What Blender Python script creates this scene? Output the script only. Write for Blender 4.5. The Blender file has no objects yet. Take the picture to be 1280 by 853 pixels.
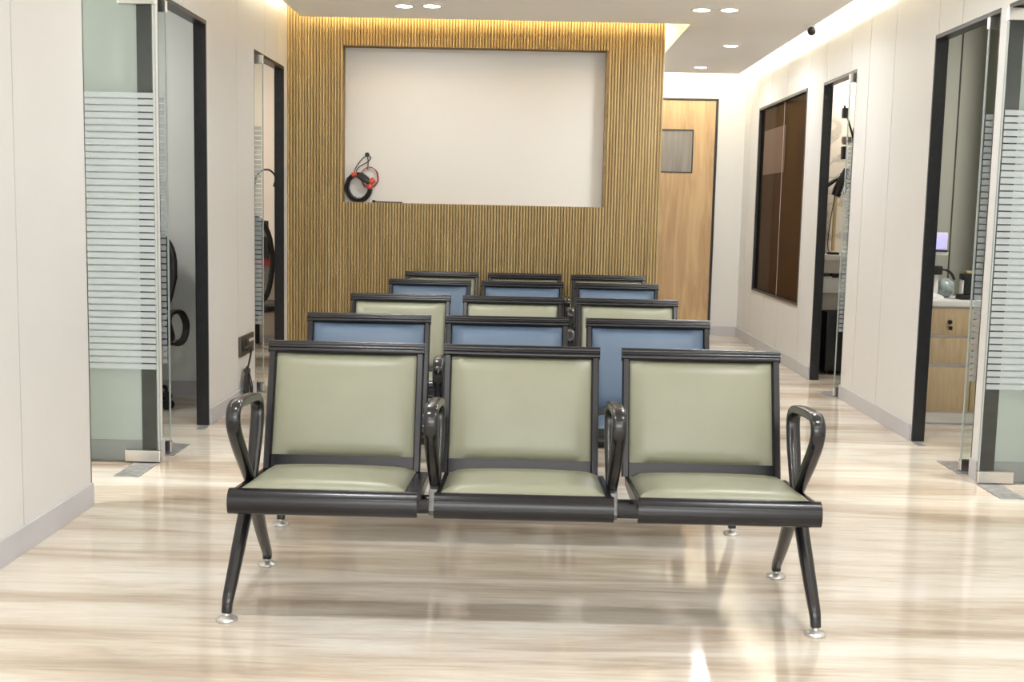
import bpy, bmesh, math, random
from math import sin, cos, pi, radians, sqrt
from mathutils import Vector, Matrix
random.seed(7)
sc = bpy.context.scene
COL = sc.collection

# ------------------------------------------------------------------ materials
def nt_new(name):
    m = bpy.data.materials.new(name); m.use_nodes = True
    nt = m.node_tree; nt.nodes.clear()
    out = nt.nodes.new('ShaderNodeOutputMaterial')
    return m, nt, out

def principled(name, col, rough=.5, metal=0., spec=.5, coat=0., coat_rough=.1, noise=None, bump=None, emit=None, estr=0.):
    """noise=(scale, amount[, stretch]) gives a small procedural colour variation; bump=(scale, strength)"""
    m, nt, out = nt_new(name)
    b = nt.nodes.new('ShaderNodeBsdfPrincipled')
    b.inputs['Base Color'].default_value = (*col, 1)
    b.inputs['Roughness'].default_value = rough
    b.inputs['Metallic'].default_value = metal
    b.inputs['Specular IOR Level'].default_value = spec
    b.inputs['Coat Weight'].default_value = coat
    b.inputs['Coat Roughness'].default_value = coat_rough
    tc = nt.nodes.new('ShaderNodeTexCoord')
    if noise:
        mp = nt.nodes.new('ShaderNodeMapping'); nt.links.new(tc.outputs['Object'], mp.inputs[0])
        if len(noise) > 2: mp.inputs['Scale'].default_value = noise[2]
        n = nt.nodes.new('ShaderNodeTexNoise'); n.inputs['Scale'].default_value = noise[0]; n.inputs['Detail'].default_value = 4
        nt.links.new(mp.outputs[0], n.inputs['Vector'])
        r = nt.nodes.new('ShaderNodeValToRGB')
        a = noise[1]
        r.color_ramp.elements[0].position = .3; r.color_ramp.elements[1].position = .7
        r.color_ramp.elements[0].color = (*[c*(1-a) for c in col], 1)
        r.color_ramp.elements[1].color = (*[min(1, c*(1+a)) for c in col], 1)
        nt.links.new(n.outputs[0], r.inputs[0]); nt.links.new(r.outputs[0], b.inputs['Base Color'])
    if bump:
        n = nt.nodes.new('ShaderNodeTexNoise'); n.inputs['Scale'].default_value = bump[0]; n.inputs['Detail'].default_value = 3
        nt.links.new(tc.outputs['Object'], n.inputs['Vector'])
        bp = nt.nodes.new('ShaderNodeBump'); bp.inputs['Strength'].default_value = bump[1]; bp.inputs['Distance'].default_value = .002
        nt.links.new(n.outputs[0], bp.inputs['Height']); nt.links.new(bp.outputs[0], b.inputs['Normal'])
    if emit:
        b.inputs['Emission Color'].default_value = (*emit, 1); b.inputs['Emission Strength'].default_value = estr
    nt.links.new(b.outputs[0], out.inputs[0])
    return m

def emission(name, col, s):
    m, nt, out = nt_new(name)
    e = nt.nodes.new('ShaderNodeEmission'); e.inputs[0].default_value = (*col, 1); e.inputs[1].default_value = s
    nt.links.new(e.outputs[0], out.inputs[0]); return m

def glass_mat(name, tint, refl=1.0):
    m, nt, out = nt_new(name)
    t = nt.nodes.new('ShaderNodeBsdfTransparent'); t.inputs[0].default_value = (*tint, 1)
    g = nt.nodes.new('ShaderNodeBsdfGlossy'); g.inputs['Roughness'].default_value = .02
    f = nt.nodes.new('ShaderNodeFresnel'); f.inputs[0].default_value = 1.45
    mu = nt.nodes.new('ShaderNodeMath'); mu.operation = 'MULTIPLY'; mu.inputs[1].default_value = refl
    nt.links.new(f.outputs[0], mu.inputs[0])
    mx = nt.nodes.new('ShaderNodeMixShader')
    nt.links.new(mu.outputs[0], mx.inputs[0]); nt.links.new(t.outputs[0], mx.inputs[1]); nt.links.new(g.outputs[0], mx.inputs[2])
    nt.links.new(mx.outputs[0], out.inputs[0]); return m

def film_mat(name, col, opacity):
    m, nt, out = nt_new(name)
    t = nt.nodes.new('ShaderNodeBsdfTransparent'); t.inputs[0].default_value = (1, 1, 1, 1)
    d = nt.nodes.new('ShaderNodeBsdfDiffuse'); d.inputs[0].default_value = (*col, 1)
    mx = nt.nodes.new('ShaderNodeMixShader'); mx.inputs[0].default_value = opacity
    nt.links.new(t.outputs[0], mx.inputs[1]); nt.links.new(d.outputs[0], mx.inputs[2])
    nt.links.new(mx.outputs[0], out.inputs[0]); return m

def floor_mat():
    m, nt, out = nt_new('travertine')
    b = nt.nodes.new('ShaderNodeBsdfPrincipled')
    tc = nt.nodes.new('ShaderNodeTexCoord')
    def noise(scale, st, detail=6, rough=.6, dist=0.):
        mp = nt.nodes.new('ShaderNodeMapping'); mp.inputs['Scale'].default_value = st
        nt.links.new(tc.outputs['Object'], mp.inputs[0])
        n = nt.nodes.new('ShaderNodeTexNoise'); n.inputs['Scale'].default_value = scale; n.inputs['Detail'].default_value = detail
        n.inputs['Roughness'].default_value = rough; n.inputs['Distortion'].default_value = dist
        nt.links.new(mp.outputs[0], n.inputs['Vector']); return n
    n1 = noise(1.0, (.42, 3.6, 1), 4, .55, .9)    # broad bands
    n2 = noise(1.0, (1.3, 15, 1), 9, .72, 1.6)     # fine veins
    n3 = noise(1.0, (3.5, 60, 1), 6, .75, 1.2)      # hairlines
    r1 = nt.nodes.new('ShaderNodeValToRGB')
    e = r1.color_ramp.elements
    e[0].position = .33; e[0].color = FL_D
    e[1].position = .68; e[1].color = FL_L
    x = e.new(.46); x.color = FL_M
    x = e.new(.56); x.color = FL_L2
    mxa = nt.nodes.new('ShaderNodeMath'); mxa.operation = 'MULTIPLY_ADD'; mxa.inputs[1].default_value = .32
    nt.links.new(n2.outputs[0], mxa.inputs[0])
    ms = nt.nodes.new('ShaderNodeMath'); ms.operation = 'MULTIPLY'; ms.inputs[1].default_value = .68
    nt.links.new(n1.outputs[0], ms.inputs[0]); nt.links.new(ms.outputs[0], mxa.inputs[2])
    nt.links.new(mxa.outputs[0], r1.inputs[0])
    r3 = nt.nodes.new('ShaderNodeValToRGB'); r3.color_ramp.elements[0].position = .3; r3.color_ramp.elements[1].position = .5
    r3.color_ramp.elements[0].color = (.82, .77, .70, 1); r3.color_ramp.elements[1].color = (1, 1, 1, 1)
    nt.links.new(n3.outputs[0], r3.inputs[0])
    mm = nt.nodes.new('ShaderNodeMix'); mm.data_type = 'RGBA'; mm.blend_type = 'MULTIPLY'; mm.inputs['Factor'].default_value = .8
    nt.links.new(r1.outputs[0], mm.inputs['A']); nt.links.new(r3.outputs[0], mm.inputs['B'])
    nt.links.new(mm.outputs['Result'], b.inputs['Base Color'])
    b.inputs['Roughness'].default_value = .10
    b.inputs['Specular IOR Level'].default_value = .55
    nt.links.new(b.outputs[0], out.inputs[0]); return m

def wood_mat(name, c0, c1, scale=1.0, rough=.45):
    m, nt, out = nt_new(name)
    b = nt.nodes.new('ShaderNodeBsdfPrincipled'); b.inputs['Roughness'].default_value = rough
    tc = nt.nodes.new('ShaderNodeTexCoord'); mp = nt.nodes.new('ShaderNodeMapping')
    mp.inputs['Scale'].default_value = (14*scale, 14*scale, 1.1*scale)
    nt.links.new(tc.outputs['Object'], mp.inputs[0])
    n = nt.nodes.new('ShaderNodeTexNoise'); n.inputs['Scale'].default_value = 1.0; n.inputs['Detail'].default_value = 8
    n.inputs['Distortion'].default_value = 1.3; n.inputs['Roughness'].default_value = .62
    nt.links.new(mp.outputs[0], n.inputs['Vector'])
    r = nt.nodes.new('ShaderNodeValToRGB'); r.color_ramp.elements[0].position = .33; r.color_ramp.elements[1].position = .66
    r.color_ramp.elements[0].color = (*c0, 1); r.color_ramp.elements[1].color = (*c1, 1)
    nt.links.new(n.outputs[0], r.inputs[0]); nt.links.new(r.outputs[0], b.inputs['Base Color'])
    nt.links.new(b.outputs[0], out.inputs[0]); return m

def slat_mat():
    """each rib takes its own tone, as reed / bamboo strips do"""
    m, nt, out = nt_new('reed_strips')
    b = nt.nodes.new('ShaderNodeBsdfPrincipled'); b.inputs['Roughness'].default_value = .5
    tc = nt.nodes.new('ShaderNodeTexCoord')
    mp = nt.nodes.new('ShaderNodeMapping'); mp.inputs['Scale'].default_value = (46, 0, .35)
    nt.links.new(tc.outputs['Object'], mp.inputs[0])
    n = nt.nodes.new('ShaderNodeTexNoise'); n.inputs['Scale'].default_value = 2.2; n.inputs['Detail'].default_value = 3; n.inputs['Roughness'].default_value = .8
    nt.links.new(mp.outputs[0], n.inputs['Vector'])
    r = nt.nodes.new('ShaderNodeValToRGB'); e = r.color_ramp.elements
    e[0].position = .32; e[0].color = (.27, .18, .07, 1)
    e[1].position = .70; e[1].color = (.58, .47, .25, 1)
    x = e.new(.5); x.color = (.42, .30, .13, 1)
    nt.links.new(n.outputs[0], r.inputs[0]); nt.links.new(r.outputs[0], b.inputs['Base Color'])
    nt.links.new(b.outputs[0], out.inputs[0]); return m

def marble_mat():
    m, nt, out = nt_new('veined_marble')
    b = nt.nodes.new('ShaderNodeBsdfPrincipled'); b.inputs['Roughness'].default_value = .3
    tc = nt.nodes.new('ShaderNodeTexCoord')
    n = nt.nodes.new('ShaderNodeTexNoise'); n.inputs['Scale'].default_value = 1.6; n.inputs['Detail'].default_value = 7; n.inputs['Distortion'].default_value = 1.5
    nt.links.new(tc.outputs['Object'], n.inputs['Vector'])
    r = nt.nodes.new('ShaderNodeValToRGB'); e = r.color_ramp.elements
    e[0].position = .475; e[0].color = (.78, .72, .64, 1); e[1].position = .53; e[1].color = (.78, .72, .64, 1)
    x = e.new(.503); x.color = (.50, .46, .40, 1)
    nt.links.new(n.outputs[0], r.inputs[0]); nt.links.new(r.outputs[0], b.inputs['Base Color'])
    nt.links.new(b.outputs[0], out.inputs[0]); return m

FL_D = (.34, .265, .195, 1); FL_M = (.54, .46, .37, 1); FL_L2 = (.68, .625, .545, 1); FL_L = (.75, .72, .66, 1)
M = dict(
    panel=principled('wall_laminate', (.675, .665, .645), .42, noise=(3, .012)),
    groove=principled('panel_joint', (.10, .09, .08), .8, noise=(9, .1)),
    ceil=principled('ceiling_paint', (.90, .88, .84), .9, noise=(2, .01)),
    slab=principled('cove_paint', (.86, .83, .76), .9, noise=(2, .01)),
    skirt=principled('grey_skirting', (.50, .49, .51), .35, noise=(5, .04)),
    black=principled('black_laminate', (.012, .012, .014), .38, noise=(30, .3)),
    niche=principled('niche_laminate', (.70, .68, .64), .6, noise=(2, .01)),
    slat=slat_mat(), slatback=principled('reed_backing', (.22, .15, .07), .8, noise=(20, .2)),
    floor=floor_mat(),
    room=principled('room_paint', (.74, .76, .74), .7, noise=(2, .02)),
    roomw=principled('room_paint_warm', (.66, .60, .53), .7, noise=(2, .02)),
    roomg=principled('room_paint_green', (.42, .42, .36), .7, noise=(2, .02)),
    marble=marble_mat(),
    seal=principled('pale_seal', (.33, .37, .36), .4, noise=(9, .03)),
    dull=principled('dull_steel', (.22, .22, .21), .45, .8, noise=(40, .2)),
    steel=principled('satin_steel', (.62, .60, .57), .28, 1., noise=(60, .06, (1, 1, 8))),
    chrome=principled('chrome', (.80, .80, .80), .12, 1., noise=(60, .03)),
    glass=glass_mat('clear_glass', (.945, .975, .96)),
    gedge=principled('glass_edge', (.62, .72, .67), .2, noise=(20, .05)),
    film=film_mat('frosted_film', (.54, .585, .60), .44),
    frame=principled('gunmetal_powder_coat', (.0065, .006, .008), .24, .0, .45, coat=.0, coat_rough=.15, noise=(4, .05)),
    frame2=principled('black_powder_coat', (.007, .0065, .008), .24, .0, .5, coat=.25, coat_rough=.1, noise=(4, .05)),
    green=principled('sage_vinyl', (.250, .253, .180), .36, 0, .45, noise=(7, .03), bump=(340, .10)),
    blue=principled('blue_vinyl', (.122, .178, .262), .36, 0, .45, noise=(7, .03), bump=(340, .10)),
    pad=principled('zinc_foot', (.66, .65, .62), .35, .75, noise=(120, .2)),
    oak=wood_mat('oak_door', (.37, .235, .115), (.52, .365, .20)),
    oak2=wood_mat('oak_cabinet', (.47, .35, .21), (.60, .47, .30), 1.6),
    grey_pane=wood_mat('grey_pane', (.19, .175, .155), (.27, .25, .225), .8, .2),
    tint=glass_mat('brown_tinted_glass', (.66, .60, .54), .07),
    brown=principled('dark_room', (.10, .062, .035), .7, noise=(3, .05)),
    pale=principled('reflection_paint', (.75, .73, .80), .6, noise=(3, .04)),  # window reflection put in as a pale colour
    blind=principled('brown_blind', (.22, .165, .115), .8, noise=(3, .06)),
    white=principled('white_plastic', (.80, .79, .76), .35, noise=(9, .02)),
    blackp=principled('black_plastic', (.013, .013, .014), .4, noise=(40, .3)),
    mesh=principled('grey_mesh', (.22, .21, .20), .8, noise=(160, .6)),
    red=principled('red_vinyl', (.33, .045, .04), .4, noise=(20, .15)),
    redcap=principled('orange_red_plastic', (.60, .08, .055), .35, noise=(20, .1)),
    screen=principled('screen_lavender', (.30, .28, .50), .2, noise=(12, .2), emit=(.50, .47, .85), estr=1.1),
    bag=principled('blue_grey_plastic', (.36, .42, .42), .2, noise=(22, .35), bump=(40, .5)),
    yellow=principled('yellow_plastic', (.55, .43, .22), .4, noise=(9, .1)),
    lamp=emission('lamp_disc', (1., .96, .90), 40.),
    plate=principled('grey_floor_plate', (.34, .34, .345), .35, .5, noise=(26, .35)),
    socket=principled('brown_black_plate', (.055, .047, .040), .35, noise=(20, .15)),
)

# ------------------------------------------------------------------ mesh helpers
class MB:
    def __init__(s): s.v = []; s.f = []; s.mi = []
    def add(s, vs, fs, mi=0):
        o = len(s.v); s.v += [tuple(v) for v in vs]
        s.f += [tuple(i+o for i in f) for f in fs]; s.mi += [mi]*len(fs); return s
    def box(s, x0, x1, y0, y1, z0, z1, mi=0):
        vs = [(x0,y0,z0),(x1,y0,z0),(x1,y1,z0),(x0,y1,z0),(x0,y0,z1),(x1,y0,z1),(x1,y1,z1),(x0,y1,z1)]
        fs = [(0,3,2,1),(4,5,6,7),(0,1,5,4),(1,2,6,5),(2,3,7,6),(3,0,4,7)]
        return s.add(vs, fs, mi)
    def rings(s, rings, mi=0, caps=True, closed=False):
        n = len(rings[0]); vs = [v for r in rings for v in r]; fs = []
        m = len(rings)
        for i in range(m if closed else m-1):
            j = (i+1) % m
            for k in range(n):
                l = (k+1) % n
                fs.append((i*n+k, i*n+l, j*n+l, j*n+k))
        if caps and not closed:
            fs.append(tuple(reversed(range(n)))); fs.append(tuple(range((m-1)*n, m*n)))
        return s.add(vs, fs, mi)
    def sweep(s, pts, sec, ref=(1, 0, 0), scales=None, mi=0, closed=False, seg=12):
        """sec=(a,b,power): half size along ref and across; superellipse section"""
        P = [Vector(p) for p in pts]; ref = Vector(ref); R = []
        n = len(P)
        for i, p in enumerate(P):
            if closed: t = (P[(i+1) % n]-P[i-1])
            else: t = (P[min(i+1, n-1)]-P[max(i-1, 0)])
            t.normalize(); u = ref - t*ref.dot(t)
            if u.length < 1e-4: u = Vector((0, 0, 1)) - t*t.z
            u.normalize(); w = t.cross(u)
            k = scales[i] if scales else 1.
            a, b = (sec[0]*k, sec[1]*k); pw = sec[2] if len(sec) > 2 else 2.
            ring = []
            for q in range(seg):
                an = 2*pi*q/seg; c_, s_ = cos(an), sin(an)
                ring.append(p + u*a*math.copysign(abs(c_)**(2/pw), c_) + w*b*math.copysign(abs(s_)**(2/pw), s_))
            R.append(ring)
        return s.rings(R, mi, True, closed)
    def cyl(s, p0, p1, r0, r1=None, seg=20, mi=0):
        r1 = r0 if r1 is None else r1
        P0, P1 = Vector(p0), Vector(p1); t = (P1-P0).normalized()
        ref = Vector((1,0,0)) if abs(t.x) < .9 else Vector((0,1,0))
        u = (ref-t*ref.dot(t)).normalized(); w = t.cross(u)
        return s.rings([[P+u*r*cos(2*pi*k/seg)+w*r*sin(2*pi*k/seg) for k in range(seg)] for P, r in ((P0, r0), (P1, r1))], mi)
    def lathe(s, prof, c=(0,0,0), seg=24, mi=0):
        return s.rings([[(c[0]+r*cos(2*pi*k/seg), c[1]+r*sin(2*pi*k/seg), c[2]+z) for k in range(seg)] for r, z in prof], mi)
    def prism_x(s, prof, x0, x1, mi=0):
        """prof: list of (y,z)"""
        return s.rings([[(x, y, z) for y, z in prof] for x in (x0, x1)], mi)
    def build(s, name, mats, parent=None, bevel=0, smooth=35, at=None):
        """vertices are in world space; parent is an Empty whose location (no rotation yet) is subtracted"""
        off = Vector((0,0,0))
        p = parent
        while p is not None: off = off + p.location; p = p.parent
        loc = Vector(at) if at is not None else Vector((0,0,0))
        me = bpy.data.meshes.new(name)
        me.from_pydata([Vector(v)-off-loc for v in s.v], [], s.f)
        if not isinstance(mats, (list, tuple)): mats = [mats]
        for m in mats: me.materials.append(M[m])
        for p_, i in zip(me.polygons, s.mi): p_.material_index = i
        bm = bmesh.new(); bm.from_mesh(me); bmesh.ops.recalc_face_normals(bm, faces=bm.faces)
        if bevel:
            es = [e for e in bm.edges if len(e.link_faces) == 2 and e.calc_face_angle(0) > radians(40)]
            bmesh.ops.bevel(bm, geom=es, offset=bevel, segments=2, affect='EDGES', profile=.6)
        bm.to_mesh(me); bm.free()
        if smooth:
            for p_ in me.polygons: p_.use_smooth = True
            me.set_sharp_from_angle(angle=radians(smooth))
        o = bpy.data.objects.new(name, me); COL.objects.link(o); o.parent = parent
        o.location = loc
        return o

def smooth_path(pts, sub=5):
    P = [Vector(p) for p in pts]; out = []
    for i in range(len(P)-1):
        p0 = P[max(i-1, 0)]; p1 = P[i]; p2 = P[i+1]; p3 = P[min(i+2, len(P)-1)]
        for k in range(sub):
            t = k/sub
            out.append(.5*((2*p1)+(p2-p0)*t+(2*p0-5*p1+4*p2-p3)*t*t+(3*p1-p0-3*p2+p3)*t**3))
    out.append(P[-1]); return out
def lerp_list(keys, n):
    """keys spread evenly -> n values"""
    out = []
    for i in range(n):
        t = i/(n-1)*(len(keys)-1); k = min(int(t), len(keys)-2); out.append(keys[k]*(1-(t-k))+keys[k+1]*(t-k))
    return out

def tag(o, label=None, cat=None, group=None, kind=None):
    if label: o['label'] = label
    if cat: o['category'] = cat
    if group: o['group'] = group
    if kind: o['kind'] = kind
    return o
def empty(name, loc, label=None, cat=None, group=None, kind=None):
    o = bpy.data.objects.new(name, None); COL.objects.link(o); o.location = loc; o.empty_display_size = .1
    return tag(o, label, cat, group, kind)
def copy_tree(o, parent=None):
    c = o.copy(); COL.objects.link(c); c.parent = parent
    for ch in [q for q in list(bpy.data.objects) if q.parent == o]: copy_tree(ch, c)
    return c

# ------------------------------------------------------------------ key dimensions (metres, from the photo's perspective)
XL, XR = -1.76, 2.20        # corridor faces of the side walls
TH = .065                    # wall thickness
HC = 2.57                   # dropped ceiling underside
HT = 2.95                   # slab above the coves
YS = 8.60                   # reeded feature wall
XS0, XS1 = -1.76, .985      # its ends
YB = 11.93                  # far wall
YN = -2.6                   # end of the hall behind the camera
DH = 2.235                  # head of the door openings

# ------------------------------------------------------------------ floor
mb = MB(); mb.box(-5.2, 5.6, YN-.1, YB+.1, -.08, 0)
tag(mb.build('floor', 'floor', smooth=0), 'polished cream travertine floor with brown veins running across', 'floor', kind='structure')

# ------------------------------------------------------------------ side walls, made of laminate boards with open joints
def wall_side(name, X, side, solids, grooves, label):
    """side=-1: room lies to -x of the face; solids=[(y0,y1,z0,z1)]"""
    m = MB(); g = .0040
    for (y0, y1, z0, z1) in solids:
        cuts = sorted([y for y in grooves if y0+.02 < y < y1-.02])
        ys = [y0]+cuts+[y1]
        xa, xb = X+side*.010, X+side*TH
        m.box(min(xa,xb), max(xa,xb), y0+.0005, y1-.0005, z0, z1, 1)
        for a, b in zip(ys[:-1], ys[1:]):
            a2 = a+(g if a != y0 else 0); b2 = b-(g if b != y1 else 0)
            m.box(min(X, X+side*.011), max(X, X+side*.011), a2, b2, z0, z1, 0)
    return tag(m.build(name, ['panel', 'groove'], smooth=0), label, 'wall', kind='structure')
LG = [-1.8, -.6, .6, 1.8, 2.9, 4.01, 5.04, 6.44, 7.11, 7.87, 8.30]
wall_side('wall_left', XL, -1, [(YN, 4.65, 0, HT), (4.65, 5.52, DH, HT), (5.52, 5.60, 0, HT), (5.60, 6.45, DH, HT), (6.45, 7.56, 0, HT), (7.56, 8.50, DH, HT), (8.50, YS+.1, 0, HT)],
          LG+[6.0], 'left corridor wall of cream laminate panels with thin dark joints')
RG = [-1.8, -.6, .6, 1.8, 2.9, 4.0, 5.04, 6.07, 6.41, 7.15, 7.67, 8.10, 8.74, 9.26, 10.05, 10.68, 11.25, 11.6]
wall_side('wall_right', XR, 1, [(YN, 4.65, 0, HT), (4.65, 5.49, DH, HT), (5.49, 5.58, 0, HT), (5.58, 6.46, DH, HT), (6.46, 7.95, 0, HT), (7.95, 8.83, DH, HT), (8.83, 9.32, 0, HT),
          (9.32, 11.22, 0, .515), (9.32, 11.22, 2.25, HT), (11.22, YB, 0, HT)], RG, 'right corridor wall of cream laminate panels with thin dark joints')
# far wall with the oak door, wall behind the viewer
mb = MB()
mb.box(.9, XR, YB, YB+.1, 2.40, HT, 0); mb.box(1.925, XR, YB, YB+.1, 0, 2.40, 0); mb.box(.9, .93, YB, YB+.1, 0, 2.40, 0)
tag(mb.build('wall_back', ['panel'], smooth=0), 'cream end wall of the corridor around the oak door', 'wall', kind='structure')
mb = MB(); mb.box(XL-TH, XR+TH, YN-.1, YN, 0, HT)
tag(mb.build('wall_front', ['panel'], smooth=0), 'cream wall closing the hall behind the viewer', 'wall', kind='structure')

# reeded feature wall (a block with a recess)
RX0, RX1, RZ0, RZ1, RD = -1.355, .565, 1.277, 2.408, .13
mb = MB()
mb.box(XS0-.08, RX0, YS+.012, YS+.35, 0, HT, 1); mb.box(RX1, XS1, YS+.012, YS+.35, 0, HT, 1)
mb.box(RX0, RX1, YS+.012, YS+.35, 0, RZ0, 1); mb.box(RX0, RX1, YS+.012, YS+.35, RZ1, HT, 1)
mb.box(RX0, RX1, YS+RD, YS+.35, RZ0, RZ1, 2)
mb.box(XS0-.08, XS1, YS+.35, YB, 0, HT, 3)
per = .0215; x = XS0
def reed(xa, xb, z0, z1):
    w = xb-xa
    prof = [(xa, YS+.013), (xa+w*.10, YS+.005), (xa+w*.30, YS), (xa+w*.70, YS), (xa+w*.90, YS+.005), (xb, YS+.013)]
    mb.rings([[(px, py, z) for px, py in prof] for z in (z0, z1)], 0)
while x < XS1-.004:
    xb = min(x+per-.0055, XS1)
    if xb < RX0 or x > RX1: reed(x, xb, 0, HT)
    else: reed(x, xb, 0, RZ0); reed(x, xb, RZ1, HT)
    x += per
tag(mb.build('wall_feature', ['slat', 'slatback', 'niche', 'panel'], smooth=0), 'reeded golden brown feature wall with a pale rectangular recess', 'wall', kind='structure')

# ------------------------------------------------------------------ ceiling: dropped panel with cove gaps, slab above
CX0, CX1, CY1 = XL+.145, 1.99, 8.37
mb = MB()
mb.box(CX0, CX1, YN, CY1, HC, HC+.09); mb.box(1.13, CX1, CY1, 11.22, HC, HC+.09)
mb.box(CX0, CX0+.012, YN, CY1, HC+.09, HC+.13); mb.box(CX1-.012, CX1, YN, 11.22, HC+.09, HC+.13)
mb.box(CX0, 1.13, CY1-.012, CY1, HC+.09, HC+.13)
tag(mb.build('ceiling', 'ceil', smooth=0), 'dropped off-white ceiling panel with recessed spotlights and glowing edges', 'ceiling', kind='structure')
mb = MB(); mb.box(XL-TH, XR+TH, YN, YB+.1, HT, HT+.08)
tag(mb.build('ceiling', 'slab', smooth=0), 'upper ceiling hidden above the glowing cove gaps', 'ceiling', kind='structure')

# ------------------------------------------------------------------ skirting
def skirt(name, segs, label):
    m = MB()
    for (x0, x1, y0, y1) in segs: m.box(x0, x1, y0, y1, 0, .095)
    return tag(m.build(name, 'skirt', bevel=.002, smooth=0), label, 'baseboard', kind='structure')
t = .011
skirt('baseboard_left', [(XL, XL+t, YN, 4.655), (XL, XL+t, 5.522, 5.60), (XL, XL+t, 6.452, 7.56), (XL, XL+t, 8.502, YS)], 'grey skirting along the left corridor wall')
skirt('baseboard_right', [(XR-t, XR, YN, 4.655), (XR-t, XR, 5.492, 5.58), (XR-t, XR, 6.462, 7.955), (XR-t, XR, 8.832, YB)], 'grey skirting along the right corridor wall')
skirt('baseboard_back', [(1.93, XR, YB-t, YB)], 'grey skirting on the end wall beside the oak door')

# ------------------------------------------------------------------ side rooms: partitions, outer walls, ceilings
def slab(name, b, mat, label, cat='wall'):
    m = MB(); m.box(*b); return tag(m.build(name, mat, smooth=0), label, cat, kind='structure')
LX, RX = -4.9, 5.3
def partition(x0, x1, y0, y1, mat, label):
    m = MB(); m.box(x0, x1, y0, y1, 0, 2.75, 0)
    m.box(x0, x1, y0-.01, y0, 0, .095, 1)
    return tag(m.build('wall_partition', [mat, 'skirt'], smooth=0), label, 'wall', kind='structure')
partition(LX, XL-TH, 5.53, 5.585, 'room', 'pale partition seen through the nearest left glass door')
partition(LX, XL-TH, 7.45, 7.55, 'room', 'grey partition behind the office chair in the second left room')
partition(LX, XL-TH, 10.2, 10.3, 'roomw', 'beige end wall of the farthest left room')
partition(XR+TH, RX, 5.50, 5.57, 'room', 'pale partition seen through the nearest right glass door')
partition(XR+TH, RX, 7.85, 7.94, 'roomg', 'grey green partition behind the oak drawer cabinet')
partition(XR+TH, RX, 9.62, 9.72, 'marble', 'white marble wall behind the examination desk in the far right room')
slab('wall_outer', (LX-.08, LX, 2.5, 10.3, 0, 2.75), 'room', 'outer wall of the left rooms')
slab('wall_outer', (RX, RX+.08, 2.5, 10.3, 0, 2.75), 'room', 'outer wall of the right rooms')
slab('wall_outer', (LX, XL-TH, 2.42, 2.5, 0, 2.75), 'room', 'near end wall of the left rooms')
slab('wall_outer', (XR+TH, RX, 2.42, 2.5, 0, 2.75), 'room', 'near end wall of the right rooms')
slab('ceiling', (LX-.08, XL-TH, 2.42, 10.3, 2.75, 2.8), 'ceil', 'ceiling of the left rooms', 'ceiling')
slab('ceiling', (XR+TH, RX+.08, 2.42, 10.3, 2.75, 2.8), 'ceil', 'ceiling of the right rooms', 'ceiling')
# corner post visible behind the drawer cabinet
m = MB(); m.box(3.02, 3.6, 7.55, 7.85, 0, 2.75, 0); m.box(2.852, 2.858, 7.842, 7.85, .7, 2.75, 1)
tag(m.build('wall_pier', ['roomg', 'groove'], smooth=0), 'grey green pier in the corner behind the drawer cabinet', 'wall', kind='structure')

# ------------------------------------------------------------------ glass doors in black lined openings
def patch(m, x0, x1, y, z0, z1): m.box(x0, x1, y-.016, y+.016, z0, z1)
def glass_door(idx, X, side, y0, y1, yg, label, xin=.0, hinge='far'):
    """opening y0..y1 in the wall at X; leaf open inward, square to the corridor at y=yg"""
    r = empty('door_%d' % idx, (X, (y0+y1)/2, 0), label, 'door', kind='structure')
    sg = side
    m = MB()
    xa, xb = sorted((X+sg*.001, X+sg*.070))
    m.box(xa, xb, y0-.001, y0+.014, 0, DH); m.box(xa, xb, y1-.014, y1+.002, 0, DH)
    m.box(xa, xb, y0+.014, y1-.014, DH-.022, DH)
    m.build('door_frame', 'black', r, bevel=.0015, smooth=0)
    W = .88; xs, xe = X+sg*xin, X+sg*(xin+W)
    x0, x1 = sorted((xs, xe))
    leaf = MB(); leaf.box(x0, x1, yg-.006, yg+.006, .012, DH-.03)
    g = leaf.build('glass_panel', ['glass', 'gedge'], r, smooth=0)
    for p in g.data.polygons:
        if abs(p.normal.y) < .5: p.material_index = 1
    f = MB(); z = 1.735; n = 0
    zz = .455
    while zz < 1.73:
        f.box(x0+.010, x1-.010, yg-.0078, yg-.0070, zz, zz+.0245); zz += .0310
    f.build('frosted_film', 'film', r, smooth=0)
    m = MB(); a, b = sorted((xs-sg*.001, xs+sg*.004)); m.box(a, b, yg-.0075, yg+.0075, .064, DH-.085)
    m.build('edge_seal', 'seal', r, smooth=0)
    for (za, zb) in ((.008, .062), (DH-.083, DH-.028)):
        m = MB(); a, b = sorted((xs-sg*.004, xs+sg*.165)); patch(m, a, b, yg, za, zb)
        m.build('patch_fitting', 'steel', r, bevel=.002, smooth=0)
    m = MB(); hx = X+sg*.76
    for s in (-1, 1): m.cyl((hx, yg+s*.05, .75), (hx, yg+s*.05, 1.25), .011)
    for zc in (.85, 1.15): m.cyl((hx, yg-.05, zc), (hx, yg+.05, zc), .008)
    m.build('pull_handle', 'chrome', r)
    return r
glass_door(1, XL, -1, 4.65, 5.52, 5.46, 'nearest left glass door standing open, with frosted stripes and a steel corner fitting', -.03)
glass_door(2, XL, -1, 5.60, 6.45, 5.68, 'second left glass door, just past the narrow wall post', -.015)
glass_door(3, XL, -1, 7.56, 8.50, 7.66, 'farthest left glass door, next to the reeded wall', -.035)
glass_door(4, XR, 1, 4.65, 5.49, 5.43, 'nearest right glass door at the photo edge with a steel corner fitting', -.025)
glass_door(5, XR, 1, 5.58, 6.46, 5.69, 'second right glass door, in front of the oak drawer cabinet', -.01)
glass_door(6, XR, 1, 7.95, 8.83, 8.02, 'farthest right glass door, beside the tall tinted window', -.025)

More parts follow.
